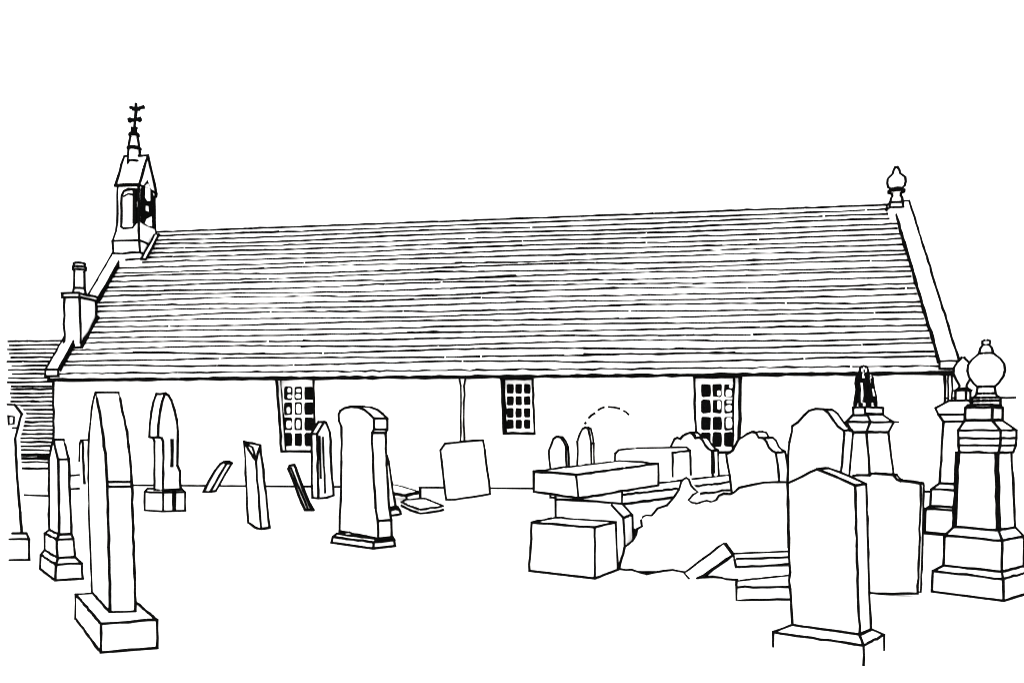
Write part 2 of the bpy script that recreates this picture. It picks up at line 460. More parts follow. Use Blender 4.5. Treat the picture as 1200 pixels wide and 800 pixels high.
# urn finial on the east gable
uf = MB(); qe = rp(LEN - .12, 1) - pp * .35; xe = 1050.5
bs = V((qe.x, qe.y, 0)); bs.x = (xe - HX) / FL * bs.y
f0 = ring(bs, ax, pp, 1039, 1042.5, 1058.5, 243); f1 = ring(bs, ax, pp, 1039.5, 1043, 1058, 237)
tower(uf, [drop(f0, f0[0].z - .6), f0, f1], 2.6, ink=[0, 1, 1], vert=[0, 1])
lathe(uf, xe, bs.y, [(6.5, 238), (5.4, 232), (4.2, 230), (4.6, 226.5), (8.6, 225), (8.6, 223.4), (5.5, 221.5), (8.6, 218.5), (9.6, 214), (9.0, 209), (6.5, 206.6), (3.8, 204), (2.6, 199.5), (.6, 195.8)], 2.9, rings=(4, 5, 6), seg=18)
uf.build('urn_finial', church)

# ================================================================== neighbouring buildings
ob = MB(); bt = .8
def os_(x, y, t): q = pl(x, y, ch(0, t, 0), pp); return (q - EL).dot(ax), q.z
sL = os_(9, 500, bt)[0]
zE = os_(30, 452, bt)[1]; zT = 4.40; tT = bt + .55
tb, tt = bt, tT
lw = MB()
lw.loft([[ch(sL, tb, z), ch(-.02, tb, z), ch(-.02, tt + 2.2, z), ch(sL, tt + 2.2, z)] for z in (-.1, zE)])
shed = thing('lean_to_building', ch(sL / 2, 3, 0), 'narrow outbuilding with dark hatched slates beside the church gable', 'outbuilding')
def hatch(mb, a, b, w, x0j=.18):
    d = (b - a); L = d.length
    mb.line([a + d.normalized() * random.uniform(0, x0j), b], w, wob=.2, var=.25, gap=.02)
    if random.random() < .55:
        f = random.uniform(.1, .6); g2 = min(1, f + random.uniform(.15, .4)); o = UP * random.uniform(-.03, .03)
        mb.line([a + d * f + o, a + d * g2 + o], 1.5, wob=.4, var=.4, gap=.15)
for i in range(18):
    y = 456 + i * 4.75
    z = os_(30, y, bt)[1]
    hatch(lw, ch(sL, tb - .004, z), ch(-.03, tb - .004, z), 2.3)
for y, w in ((537.5, 2.6), (541, 2.5), (548.5, 2.5), (534, 1.8)):
    z = os_(30, y, bt)[1]; lw.line([ch(sL + .2, tb - .004, z), ch(-.03, tb - .004, z)], w, var=.3)
lw.build('boarded_wall', shed, inset=False)
lr = MB()
lr.loft([[ch(s, tb - .06, zE - .02), ch(s, tt, zT), ch(s, tt + 2.3, zE - .02)] for s in (sL - .25, -.03)])
for i in range(12):
    f = i / 11
    hatch(lr, ch(os_(9, 500, tb - .06 + f * (tt - tb + .06))[0], tb - .06 + f * (tt - tb + .06), zE - .02 + f * (zT - zE + .02)) - pp * .006, ch(-.03, tb - .06 + f * (tt - tb + .06), zE - .02 + f * (zT - zE + .02)) - pp * .006, 2.3)
lr.build('slate_roof', shed, inset=False)

bw = MB()
a, b = dp(1107, 466.5, 26.5), dp(1190, 467, 26.0)
bw.loft([[V((p.x, p.y + d, z)) for p, d in ((a, 0), (b, 0), (b, .4), (a, .4))] for z in (-.1, a.z)])
bw.line([V((a.x, a.y, a.z)), V((b.x, b.y, a.z))], 2.3); bw.line([V((a.x, a.y + .4, a.z)), V((b.x, b.y + .4, a.z))], 2.3)
tag(bw.build('boundary_wall'), 'plain high boundary wall behind the two urn topped monuments', 'wall')

# low kerb and block by the church's west end
kb = MB(); a, b = gp(-16, 579), gp(68, 582.5)
kb.loft([[p + UP * z + V((0, d, 0)) for p, d in ((a, 0), (b, 0), (b, .3), (a, .3))] for z in (-.05, .012)])
kb.line([a + UP * .01, b + UP * .01], 2.3)
tag(kb.build('kerb'), 'thin kerb line in the grass in front of the hatched outbuilding', 'kerb')
lb = MB(); a, b = gp(72, 574.5), gp(112, 572.5); h = .40
lb.loft([[p + UP * z + V((0, d, 0)) for p, d in ((a, 0), (b, 0), (b, .5), (a, .5))] for z in (-.05, h)])
for z in (0.01, h): lb.line([a + UP * z, b + UP * z], 2.3)
tag(lb.build('stone_block'), 'low plain stone block half hidden behind the tall pointed headstone', 'stone block')

# ================================================================== gravestones, west side
# A: tall pointed headstone, seen on its narrow side
gN, gL, gR = gp(119, 765.5), gp(88, 737.5), gp(184, 764)
t = thing('pointed_headstone', (gN + gR + gL) / 3, 'tall pointed gothic headstone on a heavy block, largest of the western stones', 'headstone', GRAVES)
zt = .215
bN, bL, bR = gp(118, 730.5, zt), gp(88.5, 696, zt), gp(184, 726, zt)
gN, gL, gR = [V((q.x, q.y, 0)) for q in (bN, bL, bR)]
bm_ = MB(); bot = [gN, gR, gL + gR - gN, gL]
tower(bm_, [drop(bot, -.04), drop(bot, 0.01), drop(bot, zt)], 2.9, ink=[0, 1, 1], back=True)
bm_.build('base', t)
A0, B0 = gp(108, 694, zt), gp(129, 717, zt); tv = gp(158.5, 716, zt) - B0; tv.z = 0
nrm = V((-(B0 - A0).y, (B0 - A0).x, 0))
fr = [(108, 694), (106, 640), (104.3, 600), (103.7, 560), (104.2, 520), (105.5, 500), (107.5, 480), (109.5, 468), (112, 459.5),
      (115, 475), (118, 490), (121.5, 515), (124, 540), (125.5, 567), (126.3, 600), (128, 660), (129, 717)]
F = [pl(x, y, A0, nrm) for x, y in fr]; Bk = [p + tv for p in F]
sh = MB(); sh.tri_poly(F); sh.tri_poly(Bk)
for i in range(len(F)): j = (i + 1) % len(F); sh.face([F[i], F[j], Bk[j], Bk[i]])
sh.line(F, 2.8, closed=True); sh.line(Bk, 2.8, closed=True); sh.line([F[8], Bk[8]], 2.5); sh.line([F[-1], Bk[-1]], 2.8)
o_ = nrm.normalized() * 0
for y0, y1 in ((564.5, 560.5), (570, 566.5)):
    sh.line([pl(125.5, y0, A0, nrm), pl(125.5, y0, A0, nrm) + tv * 1.0], 2.8)
sh.build('shaft', t)

# B: slim obelisk on a stepped pedestal
N, L = gp(64.5, 681), gp(47, 667.5); u_, v_ = uv_from(N, L, gp(97, 679))
C = N + u_ * .13 + v_ * .5
t = thing('obelisk', V((C.x, C.y, 0)), 'slim gable topped shaft on a stepped pedestal beside the tall pointed headstone', 'obelisk', GRAVES)
q0 = ring(C, u_, v_, 47, 64.7, 97, 681, 0.0); q1 = ring(C, u_, v_, 48, 65.5, 96, 661.5); q2 = ring(C, u_, v_, 52.5, 67.5, 88, 653.5)
q3 = ring(C, u_, v_, 52.5, 66.3, 86, 632); q4 = ring(C, u_, v_, 58, 69, 83.5, 626)
m = MB(); tower(m, [drop(q0, -.05), q0, q1, q2, q3, q4], 2.7, ink=[0, 1, 1, 1, 1, 1]); m.build('pedestal', t)
q5 = ring(C, u_, v_, 57.3, 68, 80.6, 538)
apz = dp(0, 515, (q5[0].y + q5[3].y) / 2).z
m = MB(); m.loft([q4, q5])
la, ra = (q5[3] + q5[0]) / 2, (q5[1] + q5[2]) / 2
la, ra = V((la.x, la.y, apz)), V((ra.x, ra.y, apz))
m.face([q5[3], q5[0], la]); m.face([q5[1], q5[2], ra]); m.face([q5[0], q5[1], ra, la]); m.face([q5[2], q5[3], la, ra])
for i in range(4): m.line([q4[i], q5[i]], 2.7)
m.line([q5[3], la, q5[0]], 2.7); m.line([q5[1], ra, q5[2]], 2.7); m.line([la, ra], 2.6); m.line([q5[0], q5[1]], 2.6)
m.build('shaft', t)

# far left stone with a shouldered head
t = thing('cross_headstone', gp(0, 657), 'headstone with flared head and square base, cut off by the picture edge', 'headstone', GRAVES)
q = gp(34, 657); zb = .27
m = MB(); bx = [V((q.x - .75, q.y - .03, 0)), q, q + V((-.08, .35, 0)), V((q.x - .83, q.y + .32, 0))]
in_ = [p.lerp((bx[0] + bx[2]) / 2, .1) for p in bx]
m.loft([drop(bx, -.05), drop(bx, zb - .0), drop(in_, zb + .07)])
m.line([bx[1] + UP * .01, bx[1] + UP * zb, in_[1] + UP * (zb + .07)], 2.6)
for z in (.01, zb): m.line([q + V((-.235, -.01, z)), q + V((0, 0, z))], 2.5)
m.line([in_[1] + V((-.17, 0, zb + .07)), in_[1] + V((0, 0, zb + .07))], 2.8)
m.build('base', t)
half = [(25.5, 627), (23.6, 600), (20, 560), (17.5, 514), (21, 501), (23.5, 490), (25.5, 485), (21, 479), (17, 474), (9, 473.5)]
fr = half + [(-6 - x, y) for x, y in reversed(half)]
sm = slab_mb(fr, (25, 627), ang=6, Y=q.y + .1, thick=.18, skip=tuple(range(9, len(fr))), w=2.7, back_ink=False)
sm.line([sm.F[4], sm.F[4] + V((-.06, -.01, 0))], 2.2)
c = [pl(x, y, sm.o - sm.n * .005, sm.n) for x, y in ((9.5, 487), (16.5, 488), (16, 496), (10, 497.5))]
sm.line(c, 2.4, closed=True)
sm.build('shaft', t)

# C: tiny headstone peeping behind A
m = slab_mb([(92, 578), (93, 540), (93.5, 520), (95, 515.5), (97, 518), (98, 545), (99, 566), (100, 578)], (100, 578), ang=-60, thick=.25, conn=(3,), skip=(0, 6, 7), w=2.5)
tag(m.build('small_headstone'), 'tiny headstone peeping out between the slim shaft and the tall pointed stone', 'headstone', GRAVES)

# D: pointed headstone with shoulders, two-block base
N, L, Rr = gp(191, 600), gp(169.5, 598), gp(217, 595)
t = thing('shouldered_headstone', V((N.x, N.y + .2, 0)), 'arrow pointed headstone with shoulders and incised stroke on a rounded double base', 'headstone', GRAVES)
u_ = V((math.cos(R(22)), math.sin(R(22)), 0)); v_ = V((-math.cos(R(30)), math.sin(R(30)), 0))
C = N + u_ * .22 + v_ * .2
q0 = ring(C, u_, v_, 169.5, 191, 217, 600, 0); q1 = ring(C, u_, v_, 169.5, 191, 217, 577); q2 = ring(C, u_, v_, 173, 191, 213, 573)
m = MB(); tower(m, [drop(q0, -.05), q0, q1, q2], 2.3, ink=[0, 1, 1, 1])
kx = q0[0].lerp(q0[1], .5); ky = q1[0].lerp(q1[1], .5); d_ = (u_.cross(UP)) * .012
m.line([kx + d_, ky + d_], 4)
m.build('base', t)
zb = q2[0].z
m = slab_mb([(191, 574), (191, 517), (189.5, 513), (185, 512), (185.5, 498), (187.5, 482), (190, 470), (193.5, 460.5), (197.5, 463), (201, 469), (204.5, 480), (207.5, 493), (208.5, 505), (208.3, 530), (208, 545), (211, 552), (212, 573)],
            (191, 574), ang=48, z0=zb, ext=181, side='left', conn=(3, 7), w=2.7)
m.line([pl(201.6, 515, m.o - m.n * .006, m.n), pl(201.4, 546, m.o - m.n * .006, m.n)], 3.2)
m.build('shaft', t)

# E and G: two thin leaning stones; F: tapered stone with a scooped top; H: gabled stone with incised strokes
m = slab_mb([(238.5, 577.5), (245, 563), (252, 551), (258, 543.5), (262, 541), (265.5, 543), (257, 557), (251, 568), (246, 577.5)], (242, 577.5), ang=0, ext=255.5, thick=None, conn=(4, 5, 0, 8), w=2.7)
tag(m.build('leaning_slab'), 'small thin curved slab leaning over towards the church wall window', 'gravestone', GRAVES)
m = slab_mb([(350, 580), (338, 549), (339.5, 545.5), (345, 544.5), (347, 549), (356, 573), (363, 590), (367.5, 600), (357.5, 597)], (362, 599), ang=15, thick=.1, w=2.9)
m.line([pl(x, y, m.o - m.n * .006, m.n) for x, y in ((341, 548), (352, 575), (361, 597))], 2.3)
m.line([pl(x, y, m.o - m.n * .006, m.n) for x, y in ((347, 551), (355.5, 574), (365.5, 599))], 3)
tag(m.build('leaning_slab'), 'thin dark edged slab leaning against the small gabled stone beneath the first window', 'gravestone', GRAVES)

Yf = gp(306, 621).y
def q_(x, y, dy=0): return dp(x, y, Yf + dy)
m = MB()
lo = [q_(291, 612, .5), q_(306, 621), q_(316, 618, .12)]; lo.append(lo[0] + lo[2] - lo[1])
up = [q_(286, 517, .5), q_(300, 541), q_(305, 521, .12)]; up.append(q_(294, 516.5, .62))
m.loft([lo, [lo[i].lerp(up[i], .5) for i in range(4)]], cap1=False); m.loft([[lo[i].lerp(up[i], .5) for i in range(4)], up], cap0=False, cap1=False)
m.face([up[0], up[1], up[2]]); m.face([up[0], up[2], up[3]])
m.line([lo[0], lo[1], lo[2]], 2.7); m.line([lo[0], up[0]], 2.7); m.line([lo[1], up[1]], 2.7); m.line([lo[2], up[2]], 2.7)
m.line([up[0], up[1], up[2], up[0]], 2.7); m.line([q_(288, 520, .44), q_(296, 524, .2), q_(300, 541, -.005)], 2.2)
tag(m.build('tapered_headstone'), 'narrow tapering stone with a hollowed slanting top standing alone in the open grass', 'headstone', GRAVES)

m = slab_mb([(373, 585), (371.5, 508), (376, 500.5), (380, 494), (382, 494.5), (384.5, 500.5), (386.5, 506), (388, 540), (391, 580)], (373, 585), ang=42, ext=366.3, side='left', conn=(0, 1, 3), w=2.7)
m.line([pl(x, y, m.o - m.n * .006, m.n) for x, y in ((374.6, 511), (375.6, 545), (376, 560))], 2.2)
m.line([pl(x, y, m.o - m.n * .006, m.n) for x, y in ((378.5, 512), (379.5, 545), (381, 577))], 2.2)
tag(m.build('gabled_headstone'), 'slim gable topped headstone with two incised strokes overlapping the window', 'headstone', GRAVES)

# I: big round topped headstone near the middle
N, L, Rr = gp(437.5, 643.5), gp(388.5, 636.5), gp(462.5, 641)
t = thing('round_headstone', (N + L) / 2, 'big cushion topped headstone with moulded shoulder on a low chamfered plinth', 'headstone', GRAVES)
u_, v_ = uv_from(N, L, None); C = N + v_ * .5 + u_ * .13
q0 = ring(C, u_, v_, 388.5, 437.5, 463, 643.5, 0); q1 = ring(C, u_, v_, 390, 438, 462, 635); q2 = ring(C, u_, v_, 395, 442.5, 460, 631)
m = MB(); tower(m, [drop(q0, -.05), q0, q1, q2], 2.8, ink=[0, 1, 1, 1]); m.build('base', t)
zb = q2[0].z - .01
fr = [(398, 622), (398.3, 605), (399.8, 580), (400.2, 540), (400.2, 500), (397.3, 493), (397, 485), (399, 481), (403.5, 478), (411, 476.3), (419, 477), (427, 480), (433, 485), (438, 490),
      (438, 503), (436, 507), (437, 545), (440, 595), (442.5, 610), (443, 631)]
m = slab_mb(fr, (398, 622), (443, 631), z0=zb, ext=459, side='right', conn=(9, 13, 14, 15, 18), w=2.8)
m.build('shaft', t)

# J: small stone tucked behind I
m = slab_mb([(446, 534), (453.5, 533.5), (455.5, 540), (459, 565), (463.5, 593), (466, 594), (469, 599), (469.5, 602), (457.5, 605), (446, 603)], (457, 605), ang=18, thick=.12, w=2.6, skip=(9,))
m.line([pl(x, y, m.o - m.n * .006, m.n) for x, y in ((450.5, 560), (452, 580), (456, 604))], 4.6)
m.line([pl(x, y, m.o - m.n * .006, m.n) for x, y in ((456, 598), (463, 596), (468, 597))], 3)
m.line([pl(x, y, m.o - m.n * .006, m.n) for x, y in ((456, 595), (464, 593))], 2.5)
tag(m.build('small_headstone'), 'narrow stone tucked behind the big cushion topped headstone, only one edge showing', 'headstone', GRAVES)

# K: two ledger slabs in the grass
def flat(top, zt, zb, lower=None):
    m = MB(); T = [gp(x, y, zt) for x, y in top]; B = drop(T, zb)
    m.loft([B, T]); m.line(T, 2.4, closed=True); m.line(B, 2.4, closed=True); return m
m = flat([(452, 572), (460.5, 568), (466, 568.5), (491.5, 576), (475, 579.5), (462, 577.5)], .26, .235)
s_ = [gp(476.5, 585, 0), gp(492.5, 584, 0), gp(490, 578, 0), gp(470, 579, 0)]
m.loft([drop(s_, -.05), drop(s_, .23)]); m.line([drop(s_, 0)[0], drop(s_, .2)[0]], 2.6); m.line([drop(s_, 0)[1], drop(s_, .25)[1]], 3.2)
tag(m.build('ledger_slab'), 'raised flat ledger slab propped on a block behind the rounded flat slab', 'ledger slab')
m = flat([(470.5, 588), (475.5, 585), (492.5, 584), (497.5, 584), (509, 588), (519.5, 592.5), (516, 593.5), (500, 596), (492.5, 596.5), (481, 593)], .10, 0.012)
tag(m.build('ledger_slab'), 'rounded flat ledger slab lying in the grass next to the plain square headstone', 'ledger slab')

# M: plain headstone tilted
m = slab_mb([(523, 586.5), (519, 553), (516, 527.5), (521.5, 519.5), (545, 517), (566, 515.5), (568, 527), (571, 552), (574, 578.5)], (523, 586.5), ang=4, thick=.07, w=2.6, back_ink=False)
tag(m.build('tilted_headstone'), 'plain square headstone with a clipped corner tilted below the downpipe', 'headstone', GRAVES)

# N: two small headstones behind the table tomb
m = slab_mb([(645, 584), (645, 548), (643.3, 530), (643.5, 527), (646, 521), (648.5, 514), (652, 511.5), (656.5, 512), (660, 516.5), (663, 523.5), (664, 548), (664, 584)], (645, 584), ang=-14, thick=.3, conn=(7, 9), w=2.5)
tag(m.build('small_headstone'), 'shorter of two small round topped stones behind the table tomb', 'headstone', GRAVES)
m = slab_mb([(676.5, 584), (676.5, 542), (676.5, 517), (679.5, 508), (682.5, 502.5), (686, 500.5), (689, 502), (691, 510), (692.5, 519.5), (693, 545), (693, 584)], (676.5, 584), ang=-14, thick=.42, conn=(6, 8), w=2.5)
tag(m.build('small_headstone'), 'taller of two small round topped stones behind the table tomb, beneath the dashed arc', 'headstone', GRAVES)

# ================================================================== table tomb
t = thing('table_tomb', gp(690, 640), 'broken table tomb with thick top slab shifted above a cube shaped end block', 'tomb')
N, L, Rr = gp(698, 677), gp(620.5, 668), gp(724, 667)
u_, v_ = uv_from(N, L, Rr); C = N + u_ * .25 + v_ * .42
q0 = ring(C, u_, v_, 620.5, 697, 724, 677, 0); q1 = ring(C, u_, v_, 623, 697, 721.5, 617.5)
m = MB(); tower(m, [drop(q0, -.05), q0, q1], 2.8, ink=[0, 1, 1], back=True); m.build('end_block', t)
def box8(mb, lowc, topc, w=2.8, low_ink=True, top_ink=True):
    lw_ = [dp(*c) for c in lowc]; tp = [dp(*c) for c in topc]
    for q in (lw_, tp): q.append(q[0] + q[2] - q[1])
    mb.loft([lw_, tp])
    if low_ink: mb.line([lw_[0], lw_[1], lw_[2]], w)
    if top_ink: mb.line([tp[0], tp[1], tp[2], tp[3]], w, closed=True)
    for i in range(4): mb.line([lw_[i], tp[i]], w)
    return lw_, tp
m = MB(); box8(m, [(625.5, 576, 11.1), (678, 583.5, 10.8), (771.5, 568.5, 12.3)], [(625.5, 552, 11.1), (675, 556, 10.8), (771.5, 543, 12.3)]); m.build('top_slab', t)
m = MB(); d0, d1, d2 = 11.35, 11.3, 11.9
R0 = [[(651, 640, d0), (732, 641, d1), (742, 634, d2)], [(651, 597, d0), (730.5, 606, d1), (741, 603, d2)], [(651, 585, d0 + .02), (717, 591.5, d1 + .1), (728.5, 589.5, d2)],
      [(651, 570, d0 + .02), (719, 572, d1 + .1), (729, 572, d2)]]
RR = []
for r in R0:
    q = [dp(*c) for c in r]; q.append(q[0] + q[2] - q[1]); RR.append(q)
m.loft([drop(RR[0], -.05)] + RR)
for a, b in zip(RR, RR[1:]):
    for i in (0, 1, 2): 
        if not (b is RR[3] and i == 1): m.line([a[i], b[i]], 2.7)
m.line([RR[0][1], RR[0][2]], 2.7); m.line([RR[1][1], RR[1][2]], 2.7); m.line([dp(651, 585, 11.25), dp(690, 586.8, 11.22), dp(728, 590, 11.2)], 2.7)
m.tri_poly([dp(*c) for c in ((742.5, 618, 11.85), (746.5, 620, 11.85), (746.5, 628, 11.85), (742.5, 634, 11.85))], ink=True)
m.build('chest', t)

# raised plinth behind, with block Y and headstones X, W
pz = MB()
B0_, B1_ = dp(731, 579.3, 13.6), dp(858, 564, 17.3)
A0_, A1_ = dp(731, 570.5, 14.6), dp(860, 555.6, 18.3)
zz = (B0_.z + B1_.z) / 2
low = [V((p.x, p.y, -.05)) for p in (B0_, B1_, A1_, A0_)]
pz.loft([low, [B0_, B1_, A1_, A0_]])
pz.line([B0_, B1_], 2.6); pz.line([A0_, A1_], 2.6); pz.line([dp(731, 590, 13.59), dp(858, 573.4, 17.29)], 2.6)
tag(pz.build('grave_plinth'), 'long raised kerb plinth running from the table tomb behind the lumpy mound', 'plinth')
m = MB()
lo = [dp(721, 560, 17.6), dp(788.3, 558, 17.2), dp(809.5, 556, 18.0)]; tp = [dp(721, 531, 17.6), dp(788, 530, 17.2), dp(808.5, 527.5, 18.0)]
for q in (lo, tp): q.append(q[0] + q[2] - q[1])
cn = (tp[0] + tp[2]) / 2 + UP * .07
rim = [p.lerp(cn, .09) + UP * .055 for p in tp]
m.loft([[V((p.x, p.y, .35)) for p in lo], lo, tp, rim])
m.line([rim[0], rim[3], rim[2], tp[2]], 2.6); m.line([rim[0], tp[0]], 2.6); m.line([tp[1], tp[2]], 2.4)
for i in range(3): m.line([lo[i], tp[i]], 2.6)
tag(m.build('chest_tomb'), 'plain box tomb with softly rounded lid standing behind the table tomb slab', 'tomb')
fr = [(787, 598), (786, 523), (788.5, 518), (790.5, 514), (793.5, 512.5), (797, 514), (800, 510.5), (804, 508.3), (809, 506.5), (812, 509), (815, 513), (820, 512.2), (823.5, 516), (826.5, 521.5), (830, 525.5), (834.5, 528), (835, 553), (836, 598)]
m = slab_mb(fr, (787, 598), ang=-22, ext=841.5, side='right', B=None, conn=(15, 8, 11), w=2.6, skip=(17,))
m.line([pl(x, y, m.o - m.n * .006, m.n) for x, y in ((835, 530), (835.5, 553))], 4)
m.line([pl(x, y, m.o - m.n * .006, m.n) for x, y in ((812.5, 508), (815, 509.5), (814, 513))], 2.2)
tag(m.build('scalloped_headstone'), 'headstone with a scalloped top in front of the window by the box tomb', 'headstone', GRAVES)
fr = [(862, 619), (857.5, 577), (855, 556), (852, 540), (851, 532), (855, 530), (859, 527), (862, 521), (865.5, 514.5), (870, 512), (875, 508.5), (881, 505.8), (886, 507), (889, 512.5), (894, 513), (898, 517), (901, 524), (905, 528), (909, 530), (911.5, 545), (913, 565), (914, 619)]
m = slab_mb(fr, (862, 619), ang=-27, ext=920, conn=(18, 14, 11), w=2.6, skip=(21,))
tag(m.build('scalloped_headstone'), 'wide headstone with a stepped curved top to the east of the window', 'headstone', GRAVES)

# U: shoulder headstone, V: pillar with draped figure, T: square stone
fr = [(924, 668), (923, 562), (923.5, 540), (925, 518), (928, 505), (928.3, 499), (935, 494.5), (942, 486.5), (948, 481), (956, 478.8), (965, 479.3), (971, 484), (976.5, 492), (982, 499.5), (988.5, 504), (989.5, 508), (988, 525), (985.5, 552), (983, 668)]
m = slab_mb(fr, (924, 668), ang=-33, ext=998.5, conn=(14, 10), w=2.7, skip=(18,))
tag(m.build('round_headstone'), 'broad round shouldered headstone behind the gable topped stone, touching the figure pillar', 'headstone', GRAVES)

Yv = 12.2; N = dp(1021, 0, Yv); N.z = 0
v_ = V((-.66, .75, 0)).normalized(); u_ = V((v_.y, -v_.x, 0)); C = N + u_ * .18 + v_ * .18
t = thing('statue_pillar', V((C.x, C.y, 0)), 'square pillar with pyramid cap carrying a small dark draped figure', 'monument')
q0 = ring(C, u_, v_, 993, 1021, 1050, 600, 0); q1 = ring(C, u_, v_, 994.5, 1019, 1047, 556); q2 = ring(C, u_, v_, 999, 1015.5, 1041, 506)
m = MB(); tower(m, [drop(q0, -.05), q0, q1, q2], 2.7, ink=[0, 0, 0, 1]); m.build('pillar', t)
k0 = ring(C, u_, v_, 999, 1015, 1041, 506.5); k1 = ring(C, u_, v_, 992.5, 1019.5, 1047, 494.5); k2 = ring(C, u_, v_, 998, 1018, 1030, 486)
c1_ = [p.copy() for p in k1]
for p in c1_: p.z += .012
m = MB(); k2 = ring(C, u_, v_, 1000.5, 1016, 1033, 484.5)
k1b = ring(C, u_, v_, 991.5, 1020, 1047.5, 494)
tower(m, [k0, k1b, k2], 2.7); m.line([k1b[1] + V((.01, 0, .0)), k1b[1] + V((.06, 0, -.0))], 2.4); m.build('cap', t)
m = MB(); p0 = ring(C, u_, v_, 1000, 1014, 1035, 483.5); p1 = ring(C, u_, v_, 999.5, 1013.5, 1035, 477)
p1 = drop(p1, p1[0].z); tower(m, [drop(p0, p0[0].z - .03), p1], 2.6); m.build('plinth', t)
m = MB(); seg = 18; k = C.y / FL
rows = [(1014.5, 12.5, 476, 9), (1014.8, 12.4, 472, 9), (1014.6, 11.2, 464, 8), (1014, 10.2, 456, 7.4), (1013.4, 10.0, 449, 7), (1013, 9.6, 443, 6.6), (1012.8, 8.2, 439.5, 6), (1012.6, 5.2, 437, 4.8), (1012.6, 4.8, 434, 4.8), (1012.4, 4.4, 431.5, 4.4), (1012.2, 2.6, 429.4, 2.8), (1012, .6, 428.8, .6)]
rg = []
for cx, hw, y, hd in rows:
    cx_ = (cx - HX) / FL * C.y; rg.append([V((cx_ + hw * k * math.cos(2 * math.pi * i / seg) * (1 + .05 * math.sin(i * 2.9)), C.y + hd * k * math.sin(2 * math.pi * i / seg), EYE - (y - HY) * k)) for i in range(seg)])
m.loft(rg)
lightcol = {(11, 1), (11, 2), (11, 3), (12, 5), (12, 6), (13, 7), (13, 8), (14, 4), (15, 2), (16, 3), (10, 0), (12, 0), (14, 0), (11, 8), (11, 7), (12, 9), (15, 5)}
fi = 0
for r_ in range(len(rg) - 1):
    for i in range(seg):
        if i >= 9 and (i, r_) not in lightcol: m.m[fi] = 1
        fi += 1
d = V((C.x, C.y, 0)).normalized()
for sg in (0, seg // 2): m.line([r_[sg] for r_ in rg], 3.0, wob=.6, var=.35)
for i in (11, 13, 14, 16): m.line([r_[i] + V((0, -.004, 0)) for r_ in rg[:8]], 2.4, wob=.7, var=.4)
m.build('draped_figure', t)

fr = [(1000, 695), (1000, 557), (1019, 557), (1021.5, 554.5), (1035, 555.5), (1047, 556.5), (1051, 561.5), (1055, 563.5), (1067, 564.5), (1078.5, 566.5), (1079, 570), (1077.5, 640), (1075.5, 695)]
m = slab_mb(fr, (1000, 693.5), ang=-36, ext=1082, conn=(9, 5, 7), w=2.6)
tag(m.build('square_headstone'), 'large flat headstone with small stepped shoulder behind the gable topped stone', 'headstone', GRAVES)

# ================================================================== mound and fallen slabs
top = [(725.5, 667), (728, 655), (731.5, 642), (736, 638), (741, 634), (745, 627), (746.5, 620), (752, 617), (751, 610), (753, 606), (757, 604), (763, 604.5), (767, 600), (770, 596), (776, 594), (781, 592.5), (786, 587), (790, 582), (795.5, 574), (798, 565), (800.5, 562), (804, 559.8), (807, 562),
       (809.5, 569), (813, 573), (817.5, 576.5), (812, 579.5), (806.5, 586), (811, 589.5), (817, 590.5), (823, 588), (828, 586.8), (834, 588.5), (839, 586), (842, 581), (848, 578.5), (856, 579), (860, 577), (866, 571.5), (873, 570), (882, 568), (895, 565.5), (908, 565), (930, 565.5)]
foot = [(930, 680), (900, 681), (862, 680), (850, 679), (845, 677.3), (835, 676.5), (820, 677), (803, 671), (795, 669.5), (788, 668.3), (778, 669.2), (765, 671.5), (757, 673.5), (748, 670.5), (740, 668), (733, 668.3)]
Ym = 12.3
T3 = [dp(x, y, min(Ym, 10.65 + (667 - y) * .02)) for x, y in top]
F3 = [gp(x, y) for x, y in foot]
m = MB()
# inner points give the front face a swollen, lumpy slope
poly2 = [V((x, y, 0)) for x, y in top + foot]; all3 = T3 + F3
inner = []
tri = tessellate_polygon([poly2]); b = len(m.v)
bmx = bmesh.new()
vs = [bmx.verts.new(p) for p in all3]
for tr in tri:
    try: bmx.faces.new([vs[i] for i in tr])
    except ValueError: pass
bmesh.ops.subdivide_edges(bmx, edges=[e_ for e_ in bmx.edges if not e_.is_boundary], cuts=3, use_grid_fill=True)
from mathutils import noise
for vtx in bmx.verts:
    if not vtx.is_boundary: vtx.co.y += .12 * noise.noise(vtx.co * 2.2)
bmx.verts.index_update()
for f in bmx.faces: m.face([v_2.co.copy() for v_2 in f.verts])
bmx.free()
BK = [p + V((.1, .35, 0)) for p in T3]; GR = [V((p.x + .2, p.y + .8, -.03)) for p in BK]
for i in range(len(T3) - 1):
    m.face([T3[i], T3[i + 1], BK[i + 1], BK[i]]); m.face([BK[i], BK[i + 1], GR[i + 1], GR[i]])
m.line([p + V((0, -.012, .006)) for p in T3], 2.7, wob=.5); m.line([p + V((0, -.025, .012)) for p in [gp(725.5, 667)] + list(reversed(F3))], 2.6, wob=.3); 
tag(m.build('overgrown_mound', inset=False), 'lumpy overgrown mound with a ragged outline between the table tomb and gable topped stone', 'mound')

